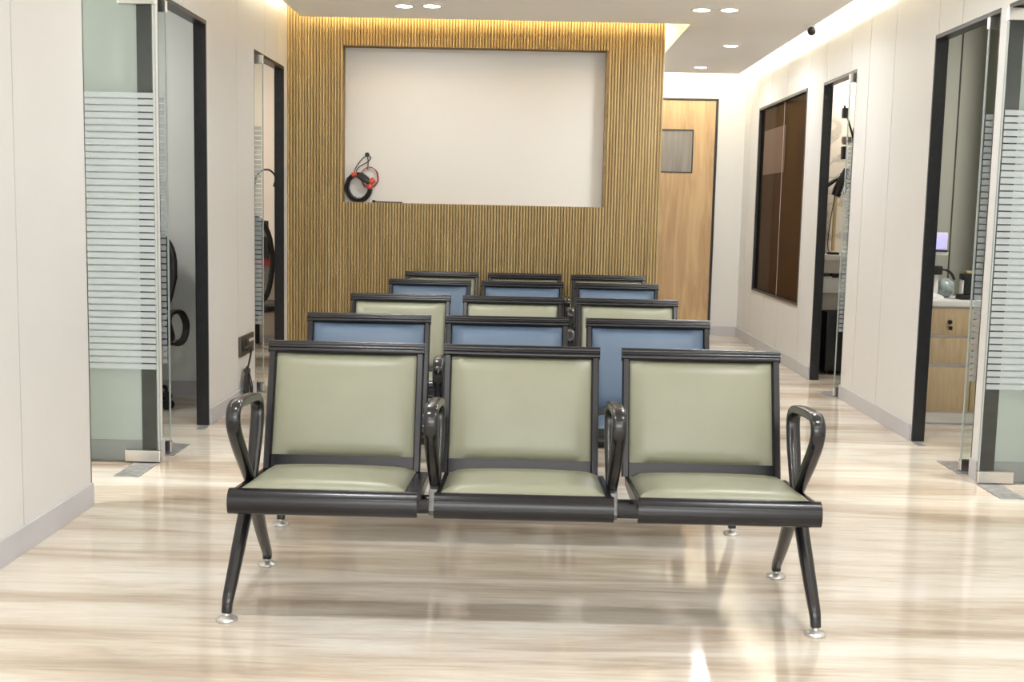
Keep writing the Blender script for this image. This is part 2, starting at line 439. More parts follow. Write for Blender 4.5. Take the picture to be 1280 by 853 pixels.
def floor_plate(x0, x1, y0, y1, label):
    m = MB(); m.box(x0, x1, y0, y1, .0, .003)
    m.lathe([(.012, .003), (.012, .0045), (.0001, .0045)], ((x0+x1)/2, y1-.05 if y1 < 5.5 else y0+.05, 0), 14)
    return tag(m.build('floor_spring_cover', 'plate', smooth=0, at=((x0+x1)/2, (y0+y1)/2, 0)), label, 'floor plate', 'floor plates of the door springs')
floor_plate(-1.85, -1.735, 5.16, 5.44, 'grey metal floor plate under the nearest left glass door')
floor_plate(-1.83, -1.715, 5.625, 5.91, 'grey metal floor plate under the second left glass door')
floor_plate(2.165, 2.28, 5.13, 5.41, 'grey metal floor plate under the nearest right glass door')
floor_plate(2.155, 2.27, 5.625, 5.92, 'grey metal floor plate under the second right glass door')
floor_plate(2.12, 2.235, 7.965, 8.24, 'grey metal floor plate under the farthest right glass door')
floor_plate(-1.81, -1.70, 7.60, 7.88, 'grey metal floor plate under the farthest left glass door')
for x, y, w in ((-1.775, 6.36, 'left'), (2.215, 6.37, 'right')):
    m = MB(); m.box(x-.022, x+.022, y-.05, y+.05, 0, .003)
    m.cyl((x, y, .003), (x, y, .0042), .010, seg=12)
    tag(m.build('floor_lock_plate', 'plate', smooth=0, at=(x, y, 0)), 'tiny grey floor lock plate beside the black jamb of the second %s door' % w, 'floor plate', 'small floor lock plates')

# ------------------------------------------------------------------ oak door at the end of the corridor
r = empty('door_7', (1.43, YB, 0), 'oak corridor end door with a small square vision panel', 'door', kind='structure')
m = MB(); m.box(.93, .945, YB-.012, YB+.08, 0, 2.40); m.box(1.905, 1.925, YB-.012, YB+.08, 0, 2.40); m.box(.945, 1.905, YB-.012, YB+.08, 2.385, 2.40)
m.build('door_frame', 'black', r, smooth=0)
m = MB(); m.box(.95, 1.40, YB+.005, YB+.045, .008, 2.38)
PX0, PX1, PZ0, PZ1 = 1.17, 1.685, 1.655, 2.09
m = MB(); m.box(.948, PX0, YB+.005, YB+.045, .008, 2.382); m.box(PX1, 1.902, YB+.005, YB+.045, .008, 2.382)
m.box(PX0, PX1, YB+.005, YB+.045, .008, PZ0); m.box(PX0, PX1, YB+.005, YB+.045, PZ1, 2.382)
m.build('door_leaf', 'oak', r, smooth=0)
m = MB(); b = .010
m.box(PX0, PX1, YB-.001, YB+.02, PZ0, PZ0+b); m.box(PX0, PX1, YB-.001, YB+.02, PZ1-b, PZ1)
m.box(PX0, PX0+b, YB-.001, YB+.02, PZ0+b, PZ1-b); m.box(PX1-b, PX1, YB-.001, YB+.02, PZ0+b, PZ1-b)
m.build('panel_frame', 'black', r, smooth=0)
m = MB(); m.box(PX0+b, PX1-b, YB+.012, YB+.018, PZ0+b, PZ1-b); m.build('vision_panel', 'grey_pane', r, smooth=0)
m = MB(); m.cyl((1.01, YB+.005, 1.02), (1.01, YB-.045, 1.02), .012); m.cyl((1.01, YB-.04, 1.02), (1.13, YB-.04, 1.02), .009)
m.build('lever_handle', 'steel', r)

# ------------------------------------------------------------------ tinted corridor window
WY0, WY1, WZ0, WZ1 = 9.32, 11.22, .515, 2.25
r = empty('window_1', (XR, (WY0+WY1)/2, WZ0), 'tall brown tinted window with a thin black frame in the right wall', 'window', kind='structure')
m = MB(); f = .022
m.box(XR-.003, XR+TH, WY0, WY0+f, WZ0, WZ1); m.box(XR-.003, XR+TH, WY1-f*1.6, WY1, WZ0, WZ1)
m.box(XR-.003, XR+TH, WY0+f, WY1-f*1.6, WZ1-f, WZ1)
m.box(XR+.004, XR+TH, WY0+f, WY1-f*1.6, WZ0+.012, WZ0+.03)
m.build('window_frame', 'black', r, smooth=0)
m = MB(); m.box(XR-.006, XR+TH, WY0, WY1, WZ0, WZ0+.013); m.build('window_sill', 'steel', r, smooth=0)
m = MB(); m.box(XR+.016, XR+.022, WY0+f, WY1-f*1.6, WZ0+.03, WZ1-f); m.build('tinted_pane', 'tint', r, smooth=0)
m = MB(); m.box(XR+.0135, XR+.016, 10.19, 10.196, WZ0+.03, WZ1-f); m.build('pane_joint', 'skirt', r, smooth=0)
m = MB(); m.box(XR+.050, XR+.055, WY0+f, WY1-f*1.6, WZ0+.03, WZ1-f); m.build('blind', 'blind', r, smooth=0)
m = MB(); m.box(XR+.040, XR+.044, 10.24, 11.13, 1.62, 2.03); m.build('painted_reflection', 'pale', r, smooth=0)  # added board that stands in for a bright reflection in the pane
# dark room behind it
m = MB(); m.box(XR+TH, 3.3, 9.73, 9.75, 0, 2.75); m.box(3.3, 3.32, 9.73, YB, 0, 2.75); m.box(XR+TH, 3.3, YB, YB+.02, 0, 2.75)
m.box(XR+TH, 3.32, 9.73, YB, 2.75, 2.77)
m.build('wall_dark_room', 'brown', smooth=0)
tag(bpy.data.objects['wall_dark_room'], 'dark brown room behind the tinted window', 'wall', kind='structure')

# ------------------------------------------------------------------ three-seat waiting benches
HY = .0
def cushion(x0, x1, prof_fn, s0, s1, h, nx=16, ns=14, edge=.012):
    """pillowed slab: prof_fn(x, s, d) -> point, d = height above the carrier"""
    m = MB(); top = []; bot = []
    for j in range(ns+1):
        for i in range(nx+1):
            u = i/nx; v = j/ns
            fu = 1-abs(2*u-1)**9; fv = 1-abs(2*v-1)**8
            crown = (1-(2*u-1)**2)*(1-(2*v-1)**2)
            d = h*(.60*(max(fu, 0)*max(fv, 0))**.5+.40*crown**.8)
            # the upholstery draws in slightly at its corners
            top.append(prof_fn(x0+(x1-x0)*u, s0+(s1-s0)*v, d+edge*.3)); bot.append(prof_fn(x0+(x1-x0)*u, s0+(s1-s0)*v, -.002))
    W = nx+1; fs = []
    for j in range(ns):
        for i in range(nx):
            a = j*W+i; fs.append((a, a+1, a+W+1, a+W))
    n = len(top); vs = top+bot
    for j in range(ns):
        for i in range(nx):
            a = n+j*W+i; fs.append((a, a+W, a+W+1, a+1))
    for i in range(nx):
        fs.append((i, n+i, n+i+1, i+1)); a = ns*W+i; fs.append((a, a+1, n+a+1, n+a))
    for j in range(ns):
        a = j*W; fs.append((a, a+W, n+a+W, n+a)); a = j*W+nx; fs.append((a, n+a, n+a+W, a+W))
    m.add(vs, fs); return m

# backrest line in (y,z): from (.142,.385) leaning back to (.258,.79)
B0 = Vector((0, .142, .378)); B1 = Vector((0, .258, .792)); BD = (B1-B0).normalized(); BL = (B1-B0).length
BN = Vector((0, -BD.z, BD.y))     # towards the sitter
def bp(x, s, d): return Vector((x, 0, 0))+B0+BD*s+BN*d
def bbox_back(m, x0, x1, s0, s1, d0, d1, mi=0):
    c = [bp(x, s, d) for d in (d0, d1) for (x, s) in ((x0, s0), (x1, s0), (x1, s1), (x0, s1))]
    m.add(c, [(0,3,2,1),(4,5,6,7),(0,1,5,4),(1,2,6,5),(2,3,7,6),(3,0,4,7)], mi)
ROLL = [(.135, .372), (-.286, .400), (-.300, .4085), (-.306, .4130), (-.311, .4125), (-.314, .4145), (-.321, .4140), (-.324, .4110), (-.331, .4085), (-.333, .4045), (-.3395, .4000),
        (-.3440, .3880), (-.3455, .3720), (-.3430, .3560), (-.3370, .3450), (-.3260, .3390), (-.3140, .3400), (-.3120, .3440), (-.3220, .3480), (-.3300, .3570), (-.3320, .3740), (-.3260, .3900), (-.3100, .3960), (-.286, .3900), (.135, .360)]
def make_bench(vinyl):
    r = empty('waiting_bench', (0, 0, 0))
    fr, fb = 'frame', 'frame2'
    m = MB(); m.box(-.868, .893, -.088, -.034, .288, .338); m.build('beam', fr, r, bevel=.004)
    fronts = ((-.857, -.300), (-.250, .279), (.350, .887))
    cush = ((-.832, -.345), (-.234, .257), (.364, .868))
    backs = ((-.857, -.333), (-.263, .260), (.340, .868))
    for (f0, f1), (c0, c1), (b0, b1) in zip(fronts, cush, backs):
        m = MB(); m.prism_x(ROLL, f0, f1)
        # closed side cheeks of the pan
        for xa, xb in ((f0+.001, f0+.012), (f1-.012, f1-.001)):
            m.prism_x([(.130, .3735), (-.285, .4025), (-.285, .372), (-.05, .345), (.130, .345)], xa, xb)
        m.box(f0+.10, f0+.14, -.16, .06, .335, .375); m.box(f1-.14, f1-.10, -.16, .06, .335, .375)
        s = m.build('seat', fr, r, smooth=50)
        def sp(x, q, d):
            # q runs 0 (front) .. 1 (rear) along the pan
            y = -.286+q*(.118+.286); z = .400+(.3735-.400)*q
            # front corners of the upholstery are drawn in
            k = (1-q)
            xm = (c0+c1)/2; x2 = xm+(x-xm)*(1-.0*k)
            return Vector((x2, y, z+d))
        cushion(c0, c1, sp, 0, 1, .034).build('seat_cushion', vinyl, s, smooth=60)
        m = MB(); w = .024
        bbox_back(m, b0+.004, b1-.004, -.004, .40, -.010, -.004)
        for xa, xb in ((b0, b0+w), (b1-w, b1)):
            ring0 = [(xa, -.014), (xa, .012), (xa+.004, .017), (xb-.004, .017), (xb, .012), (xb, -.014)]
            m.rings([[bp(xx, s_, d) for xx, d in ring0] for s_ in (-.008, .405)])
        # ribbed aluminium head rail
        prof = [(.385, -.016), (.385, .014), (.389, .0195), (.397, .0215), (.4005, .0195), (.403, .0225), (.409, .0225), (.4115, .020), (.415, .0215), (.421, .020), (.4255, .014), (.4275, .004), (.426, -.008), (.420, -.016)]
        m.rings([[bp(xx, s_-.0, d) for s_, d in prof] for xx in (b0-.003, b1+.003)])
        # lower band where shell turns into the seat
        bbox_back(m, b0+w, b1-w, -.006, .040, -.004, .004)
        bk = m.build('backrest', fr, r, smooth=50)
        cushion(b0+w+.001, b1-w-.001, lambda x, s_, d: bp(x, s_, d-.002), .036, .384, .026).build('back_cushion', vinyl, bk, smooth=60)
    # armrests
    AP = [(-.058, .325), (-.070, .368), (-.112, .414), (-.160, .461), (-.212, .512), (-.258, .560), (-.283, .598), (-.284, .630), (-.262, .650), (-.222, .654), (-.120, .648), (-.035, .640), (.008, .628), (.028, .602), (.026, .566), (.002, .500), (-.028, .430), (-.048, .365), (-.055, .325)]
    for xa, end in ((-.851, 1), (-.266, 0), (.291, 0), (.876, 1)):
        pts = smooth_path([(xa, y, z) for y, z in AP], 5)
        sc_ = [1.]*len(pts)
        n = len(pts)
        for i in range(n):
            y, z = pts[i].y, pts[i].z
            sc_[i] = .74+.26*min(1, max(0, (z-.36)/.14))
        m = MB(); m.sweep(pts, (.0215, .0145, 3.0), (1, 0, 0), sc_, seg=18)
        a = m.build('armrest', fb, r, smooth=60)
        m = MB()
        # cast bracket joining the arm to the beam
        prof = [(-.02, .287), (-.10, .287), (-.112, .305), (-.105, .372), (-.080, .385), (-.035, .385), (.01, .362), (.03, .330), (-.005, .30)]
        m.prism_x(prof, xa-.017, xa+.017)
        m.build('bracket', 'dull' if not end else fr, r, bevel=.002)
    # legs
    for xa, xf in ((-.851, -.872), (.876, .897)):
        for path in ([(-.055, .372), (-.085, .345), (-.135, .290), (-.198, .195), (-.255, .110), (-.283, .072), (-.291, .048), (-.292, .026)],
                     [(-.060, .350), (-.040, .325), (.005, .280), (.075, .210), (.150, .137), (.220, .075), (.252, .045), (.258, .026)]):
            n = len(path)
            pts = smooth_path([(xa+(xf-xa)*max(0, .318-z)/.292, y, z) for y, z in path], 4)
            ks = lerp_list([1.15, 1.18, 1.15, 1.1, 1.0, .92, .86, .84], len(pts))
            m = MB(); m.sweep(pts, (.0185, .0175, 2.8), (1, 0, 0), ks, seg=16)
            lg = m.build('leg', fb, r, smooth=60)
            c = (pts[-1].x, pts[-1].y, 0)
            m = MB(); m.lathe([(.0305, 0.), (.0325, .004), (.031, .008), (.022, .013), (.012, .016), (.009, .019), (.009, .030)], c, 28)
            m.build('foot_pad', 'pad', lg, smooth=50)
    return r

rows = [(0., 3.66, 0., 'green'), (-.063, 4.73, .8, 'blue'), (-.058, 5.885, -.6, 'green'), (-.008, 7.195, 0., 'blue'), (.004, 8.13, 0., 'green')]
proto = {'green': make_bench('green')}
proto['blue'] = make_bench('blue')
LBL = ['sage green three-seat metal bench nearest the viewer, its legs fully in view',
       'blue three-seat metal bench directly behind the front green bench',
       'sage green three-seat metal bench in the middle row, between two blue benches',
       'blue three-seat metal bench in the fourth row, second from the reeded wall',
       'sage green three-seat metal bench farthest back, right against the reeded wall']
used = set()
for (x, y, a, k), lb in zip(rows, LBL):
    o = proto[k] if k not in used else copy_tree(proto[k])
    used.add(k)
    o.location = (x, y, 0); o.rotation_euler = (0, 0, radians(a))
    tag(o, lb, 'bench', 'waiting benches lined up in rows')

# ------------------------------------------------------------------ recessed spotlights
def downlight(x, y, label, first=[None]):
    if first[0] is None:
        r = empty('downlight', (x, y, HC))
        m = MB(); m.lathe([(.072, 0), (.074, -.004), (.069, -.007), (.056, -.006), (.054, -.001)], (x, y, HC), 32); m.build('trim_ring', 'white', r)
        m = MB(); m.lathe([(.054, -.0015), (.0001, -.0015)], (x, y, HC), 32); m.build('lens', 'lamp', r, smooth=0)
        first[0] = r
    else:
        r = copy_tree(first[0]); r.location = (x, y, HC)
    return tag(r, label, 'ceiling light', 'recessed round ceiling spotlights')
E_SPOT = 12.
def spot_lamp(x, y, e=None, size=.11, z=HC-.012, spread=170, col=(.955, .98, 1)):
    l = bpy.data.lights.new('spot_lamp', 'AREA'); l.shape = 'DISK'; l.size = size; l.energy = e or E_SPOT; l.color = col
    l.spread = radians(spread)
    o = bpy.data.objects.new('spot_lamp', l); COL.objects.link(o); o.location = (x, y, z); return o
for x, y, lb in ((-.832, 7.846, 'left spotlight of the pair above the reeded wall'), (-.646, 7.825, 'right spotlight of the pair above the reeded wall'),
                 (1.118, 7.773, 'left spotlight of the pair near the ceiling corner'), (1.297, 7.753, 'right spotlight of the pair near the ceiling corner'),
                 (1.592, 9.376, 'single spotlight midway along the corridor ceiling'), (1.563, 10.778, 'single spotlight farthest down the corridor')):
    downlight(x, y, lb); spot_lamp(x, y, 5 if y < 8 and x < 0 else 15)
for yy, nm in ((5.2, 'second'), (2.7, 'third'), (.2, 'fourth')):
    for x, w in ((-.83, 'outer left'), (-.65, 'inner left'), (1.12, 'inner right'), (1.30, 'outer right')):
        downlight(x, yy, '%s spotlight of the %s ceiling row, out of the photo above the hall' % (w, nm)); spot_lamp(x, yy)

# cove strips lying on top of the dropped ceiling edge
def strip(x, y, lx, ly, e, col=(1, .80, .50), rot=(0, 0, 0), z=HC+.15):
    l = bpy.data.lights.new('cove_strip', 'AREA'); l.shape = 'RECTANGLE'; l.size = lx; l.size_y = ly; l.energy = e; l.color = col
    o = bpy.data.objects.new('cove_strip', l); COL.objects.link(o); o.location = (x, y, z); o.rotation_euler = rot; return o
A = radians
# area lamps shine along local -z
strip(CX1-.03, 8.2, .03, 5.9, 150, (1, .94, .80), (0, A(-125), 0))              # towards the right wall
strip(CX1-.03, 1.5, .03, 7.0, 80, (1, .94, .80), (0, A(-125), 0))
strip(CX0+.03, 5.8, .03, 5.0, 85, (1, .92, .74), (0, A(125), 0))
strip(CX0+.03, .5, .03, 5.0, 15, (1, .86, .60), (0, A(125), 0))
strip((CX0+1.13)/2, CY1-.03, 2.6, .03, 55, (1, .78, .42), (A(125), 0, 0))        # towards the reeded wall
strip(1.16, 9.8, .03, 2.7, 35, (1, .86, .60), (0, A(125), 0))
strip(1.6, 11.19, .8, .03, 25, (1, .91, .70), (A(125), 0, 0))

# room lamps
spot_lamp(-3.4, 4.0, 130, .6, 2.70, 180, (1, .97, .92)); spot_lamp(-3.0, 6.4, 30, .6, 2.70, 180, (1, .97, .92)); spot_lamp(-3.0, 9.1, 50, .5, 2.70, 180, (1, .90, .80))
spot_lamp(3.8, 4.0, 130, .6, 2.70, 180, (1, .97, .92)); spot_lamp(3.4, 6.5, 50, .6, 2.70, 180, (1, .97, .90)); spot_lamp(2.75, 9.2, 30, .3, 2.70, 180, (1, .92, .80))
# unseen fill lamp for the brighter hall behind the viewer
l = bpy.data.lights.new('fill_light', 'AREA'); l.shape = 'RECTANGLE'; l.size = 3.4; l.size_y = 1.9; l.energy = 160; l.color = (.96, .98, 1)
o = bpy.data.objects.new('fill_light', l); COL.objects.link(o); o.location = (.2, YN+.08, 1.3); o.rotation_euler = (A(90), 0, 0)

# ------------------------------------------------------------------ security camera
r = empty('security_camera', (1.955, 8.30, HC), 'small white and black security camera under the ceiling edge', 'camera')
m = MB(); m.lathe([(.0001, 0), (.034, 0), (.036, -.012), (.030, -.030), (.0001, -.030)], (1.955, 8.30, HC), 24); m.build('mount', 'white', r)
m = MB(); m.lathe([(.0001, .03)]+[(.031*cos(a_), .031*sin(a_)) for a_ in (1.2, .8, .4, 0, -.4, -.8, -1.2)]+[(.0001, -.031)], (1.958, 8.272, HC-.047), 24); m.build('lens_ball', 'blackp', r)

# ------------------------------------------------------------------ cable coil hanging in the recess
YR = YS+RD
def circle(cx, cz, rx, rz, y, n=40, a0=0, a1=2*pi, wob=0):
    return [(cx+rx*cos(a0+(a1-a0)*k/n)+wob*sin(5*k), y+wob*.8*cos(7*k), cz+rz*sin(a0+(a1-a0)*k/n)+wob*cos(4*k)) for k in range(n)]
r = empty('cable_coil', (-1.245, YR, RZ0), 'black and red cable coil hanging in the lower left corner of the recess', 'cable')
m = MB()
ccx, ccz = -1.248, 1.388
for k in range(7):
    m.sweep(circle(ccx+.002*sin(k*2.1), ccz+.003*cos(k*1.7), .076+.0105*(k % 3), .086+.0105*(k % 3), YR-.016-.011*(k//3), wob=.0012), (.0068, .0068), (0, 1, 0), closed=True, seg=8)
m.build('black_cable', 'blackp', r)
m = MB()
for k in range(4):
    m.sweep(circle(-1.168+.004*sin(k*3), 1.462+.003*cos(k*2), .062+.004*(k % 2), .072+.004*(k % 3), YR-.012-.008*(k//2), wob=.002), (.0027, .0027), (0, 1, 0), closed=True, seg=7)
m.build('red_wire', 'red', r)
m = MB()
for pts in ([(-1.188, YR-.004, 1.630), (-1.235, YR-.012, 1.585), (-1.275, YR-.012, 1.525), (-1.288, YR-.014, 1.475)],
            [(-1.188, YR-.004, 1.630), (-1.160, YR-.014, 1.610), (-1.185, YR-.016, 1.575), (-1.250, YR-.014, 1.535), (-1.280, YR-.014, 1.480)],
            [(-1.188, YR-.004, 1.630), (-1.180, YR-.010, 1.580), (-1.183, YR-.012, 1.520)]):
    m.sweep(smooth_path(pts, 6), (.0036, .0036), (0, 1, 0), seg=7)
m.cyl((-1.188, YR, 1.630), (-1.188, YR-.012, 1.630), .017)
m.build('hanging_wire', 'blackp', r)
m = MB(); m.sweep([(-1.245, YR-.045, 1.472), (-1.205, YR-.048, 1.448), (-1.165, YR-.045, 1.425)], (.020, .018, 2.5), (0, 1, 0), [1, 1.1, .9], seg=12); m.build('plug', 'blackp', r)
m = MB()
m.cyl((-1.295, YR-.030, 1.475), (-1.262, YR-.034, 1.487), .019); m.cyl((-1.160, YR-.045, 1.425), (-1.128, YR-.042, 1.448), .022); m.cyl((-1.175, YR-.045, 1.385), (-1.148, YR-.045, 1.408), .021)
m.build('red_connector', 'redcap', r, bevel=.003)
m = MB(); m.sweep(smooth_path([(-1.135, YR-.02, RZ0+.008), (-1.08, YR-.03, RZ0+.006), (-1.0, YR-.045, RZ0+.005), (-.92, YR-.03, RZ0+.005)], 5), (.0045, .0045), (0, 1, 0), seg=7)
m.cyl((-1.145, YR-.02, RZ0+.010), (-1.125, YR-.02, RZ0+.010), .009)
tag(m.build('loose_wire', 'blackp', at=(-1.03, YR-.03, RZ0)), 'thin dark loose wire lying on the recess ledge', 'wire')

# ------------------------------------------------------------------ socket box and hanging power cords on the left wall
r = empty('socket_panel', (XL, 7.29, .30), 'black power socket panel low on the left wall', 'socket')
m = MB(); m.box(XL, XL+.016, 7.115, 7.47, .300, .425); m.build('faceplate', 'socket', r, bevel=.003)
m = MB()
for y in (7.17, 7.25): m.box(XL+.016, XL+.019, y-.028, y+.028, .335, .400)
m.build('outlet', 'blackp', r, bevel=.002)
m = MB(); m.box(XL+.016, XL+.020, 7.33, 7.44, .375, .392); m.build('label_strip', 'skirt', r)
r = empty('cord_bundle', (XL+.04, 7.26, .04), 'bundle of black power cords hanging from the wall socket', 'cord')
m = MB()
m.sweep(smooth_path([(XL+.03, 7.20, .345), (XL+.050, 7.235, .348), (XL+.045, 7.25, .30), (XL+.030, 7.235, .22)], 6), (.006, .006), (1, 0, 0), seg=8)
m.cyl((XL+.0225, 7.20, .345), (XL+.045, 7.20, .345), .016)
for k in range(13):
    a = (k-6)/6*1.25; b_ = random.uniform(-1, 1); zt = .215+.02*random.random(); zb = .035+.03*random.random()
    yc = 7.215; w = .06+.05*abs(a)
    m.sweep(smooth_path([(XL+.032+.006*b_, yc+.010*a, zt), (XL+.032+.007*b_, yc+.055*a, .16), (XL+.036+.008*b_, yc+.085*a, .09), (XL+.036+.008*b_, yc+.075*a+.01, zb), (XL+.034+.006*b_, yc+.055*a+.018, .09), (XL+.030+.006*b_, yc+.03*a, .17), (XL+.036, yc+.010, zt)], 4), (.0034, .0034), (1, 0, 0), seg=7)
m.build('cords', 'blackp', r)
m = MB(); m.sweep([(XL+.030, 7.215, .215), (XL+.030, 7.219, .195)], (.022, .022), (1, 0, 0), seg=12); m.build('tie', 'socket', r)

# ------------------------------------------------------------------ office chairs in the left rooms
def office_chair(x, y, rz, label, red=False, lift=0., a0=.3, hb=.27):
    r = empty('office_chair', (0, 0, 0))
    m = MB(); m.cyl((0, 0, .12), (0, 0, .30), .028); m.cyl((0, 0, .28), (0, 0, .44+lift), .016); m.build('gas_column', 'blackp', r)
    for k in range(5):
        a = 2*pi*k/5+a0; c, s = cos(a), sin(a)
        m = MB(); m.sweep([(c*.02, s*.02, .135), (c*.16, s*.16, .115), (c*.29, s*.29, .085)], (.022, .016, 2.6), (-s, c, 0), [1.1, .95, .7], seg=12)
        lg = m.build('base_arm', 'steel' if red else 'blackp', r)
        m = MB(); q = (c*.295, s*.295, 0)
        for d in (-.016, .016): m.cyl((q[0]-s*d-s*.009, q[1]+c*d+c*.009, .028), (q[0]-s*d+s*.009, q[1]+c*d-c*.009, .028), .028, seg=20)
        m.cyl((q[0], q[1], .04), (q[0], q[1], .085), .010)
        m.build('caster', 'blackp', lg)
    m = MB()
    n = 24
    for zz, k in ((.43, .93), (.445, 1.), (.48, 1.), (.495, .93)): pass
    m.rings([[(k*.245*math.copysign(abs(cos(t_))**.6, cos(t_)), k*.24*math.copysign(abs(sin(t_))**.6, sin(t_)), zz+lift) for t_ in [2*pi*i/n for i in range(n)]] for zz, k in ((.43, .90), (.445, 1.), (.48, 1.), (.498, .90))])
    m.build('seat', 'blackp', r)
    # back: curved frame ring with mesh inside, lumbar stem
    def bk(u, v, d=0): return (u*.23*(1-.18*max(0, v)**2)*(1-.22*max(0, -v)), .235+.06*v*v-.035*(1-u*u)+.05*v+d, .84+lift+hb*v)
    ring = [bk(math.copysign(abs(cos(t_))**(.38 if red else .55), cos(t_)), math.copysign(abs(sin(t_))**(.38 if red else .55), sin(t_))) for t_ in [2*pi*i/40 for i in range(40)]]
    m = MB(); m.sweep(ring, (.016, .02), (0, 1, 0), closed=True, seg=10); b = m.build('back_frame', 'blackp', r)
    vs = []; fs = []; N = 10
    for j in range(N+1):
        for i in range(N+1):
            u = -1+2*i/N; v = -1+2*j/N
            uu = u*sqrt(1-v*v*v*v*.25)*.97; vv = v*sqrt(1-u*u*u*u*.25)*.97
            vs.append(bk(uu, vv)); 
    base = len(vs); vs += [(a_, b2+.006, c2) for a_, b2, c2 in vs]
    for j in range(N):
        for i in range(N):
            a = j*(N+1)+i; fs += [(a, a+1, a+N+2, a+N+1), (base+a, base+a+N+1, base+a+N+2, base+a+1)]
    m = MB(); m.add(vs, fs); m.build('mesh_back', 'mesh' if red else 'blackp', b)
    if red:
        m = MB(); P_ = [bk(u_, -.05, .016) for u_ in (-.93, -.5, 0, .5, .93)]; m.sweep(smooth_path(P_, 4), (.028, .006, 4), (0, 0, 1), seg=10); m.build('red_band', 'red', b)
        m = MB(); P_ = [bk(u_, .48, .008) for u_ in (-.93, -.5, 0, .5, .93)]; m.sweep(smooth_path(P_, 4), (.145, .006, 4), (0, 0, 1), seg=14); m.build('upper_pad', 'blackp', b)
    m = MB(); m.sweep(smooth_path([(0, .05, .43+lift), (0, .22, .44+lift), (0, .27, .52+lift), (0, .245, .75+lift)], 4), (.03, .014, 2.6), (1, 0, 0), seg=12); m.build('back_stem', 'blackp', r)
    for s in (-1, 1):
        m = MB(); m.sweep(smooth_path([(s*.22, .05, .45+lift), (s*.33, .04, .46+lift), (s*.36, .04, .56+lift), (s*.345, -.02, .645+lift), (s*.32, -.14, .65+lift), (s*.32, -.19, .60+lift), (s*.31, -.10, .50+lift), (s*.24, .0, .45+lift)], 5), (.022, .014, 2.6), (1, 0, 0), seg=12)
        m.build('armrest', 'blackp', r)
    r.location = (x, y, 0); r.rotation_euler = (0, 0, rz)
    return tag(r, label, 'chair')
office_chair(-2.42, 7.00, 0, 'black office chair half hidden behind the second left glass door', False, -.06, .96)
office_chair(-2.12, 9.15, radians(172), 'black mesh office chair with a red band in the farthest left room', True, -.02, .5, .33)

# gooseneck lamp on a desk and the desk in the far left room
r = empty('desk', (-2.7, 9.9, 0), 'pale desk by the end wall of the farthest left room', 'desk')
m = MB(); m.box(-3.4, -1.99, 9.72, 10.18, .72, .75); m.build('desk_top', 'white', r, bevel=.003)
m = MB(); m.box(-3.38, -3.35, 9.75, 10.15, 0, .72); m.box(-2.03, -2.0, 9.75, 10.15, 0, .72); m.build('side_panel', 'roomw', r, bevel=.002)
m = MB(); m.box(-3.35, -2.03, 10.12, 10.14, .3, .72); m.build('back_panel', 'roomw', r)
r = empty('gooseneck_lamp', (-2.28, 9.85, .75), 'thin black gooseneck lamp arching over the mesh office chair', 'lamp')
m = MB(); m.lathe([(.07, 0), (.07, .012), (.02, .02), (.0001, .02)], (-2.28, 9.85, .75), 24); m.build('base', 'blackp', r)
m = MB(); m.sweep(smooth_path([(-2.28, 9.85, .765), (-2.30, 9.85, 1.10), (-2.29, 9.85, 1.42), (-2.24, 9.85, 1.52), (-2.17, 9.85, 1.535), (-2.12, 9.85, 1.49), (-2.113, 9.85, 1.43)], 6), (.008, .008), (0, 1, 0), seg=8); m.build('gooseneck', 'blackp', r)
m = MB(); m.cyl((-2.113, 9.85, 1.44), (-2.116, 9.85, 1.395), .012, .022); m.build('lamp_head', 'blackp', r)

# ------------------------------------------------------------------ drawer cabinet and instruments in the second right room
r = empty('drawer_cabinet', (2.66, 7.25, 0), 'oak drawer cabinet with a white top behind the second right door', 'cabinet')
cx0, cx1 = 2.30, 3.0
m = MB(); m.box(cx0, cx1, 7.02, 7.52, .075, .722); m.build('carcass', 'white', r)
m = MB(); m.box(cx0+.01, cx1-.01, 7.03, 7.50, 0, .078); m.box(cx0+.01, cx1-.01, 7.015, 7.03, .010, .074); m.build('plinth', 'white', r)
m = MB(); m.box(cx0-.01, cx1+.01, 6.995, 7.53, .722, .755); m.build('worktop', 'white', r, bevel=.003)
for z0, z1 in ((.551, .712), (.375, .532), (.085, .353)):
    m = MB(); m.box(cx0+.004, cx1-.28, 7.0, 7.02, z0, z1); d = m.build('drawer', 'oak2', r, bevel=.0015)
    if z0 > .5:
        m = MB(); m.cyl((2.574, 7.0, .630), (2.574, 6.988, .630), .013); m.cyl((2.576, 7.0, .594), (2.576, 6.978, .594), .008); m.box(2.568, 2.584, 6.974, 6.986, .583, .605)
        m.build('lock', 'blackp', d)
m = MB(); m.box(cx1-.275, cx1-.004, 7.0, 7.02, .085, .712); m.build('door', 'oak2', r, bevel=.0015)

r = empty('eye_instrument', (2.50, 7.22, .755), 'white ophthalmic instrument with a lavender screen on the cabinet', 'instrument')
m = MB(); m.lathe([(.0001, 0), (.105, 0), (.105, .012), (.085, .024), (.035, .040), (.030, .055)], (2.50, 7.22, .755), 28); m.build('base', 'white', r)
m = MB(); m.box(2.47, 2.56, 7.19, 7.25, .79, .93); m.build('column', 'white', r, bevel=.006)
m = MB(); m.box(2.44, 2.572, 7.165, 7.255, .905, .958); m.box(2.47, 2.515, 7.17, 7.20, .815, .845); m.build('focus_block', 'blackp', r, bevel=.004)
m = MB(); m.cyl((2.505, 7.22, .95), (2.505, 7.22, 1.03), .012); m.build('neck', 'steel', r)
m = MB(); m.box(2.40, 2.605, 7.175, 7.265, 1.025, 1.05); m.box(2.42, 2.598, 7.18, 7.24, 1.05, 1.165); m.build('monitor_body', 'white', r, bevel=.008)
m = MB(); m.box(2.425, 2.588, 7.172, 7.181, 1.062, 1.160); m.build('screen', 'screen', r, bevel=.002)
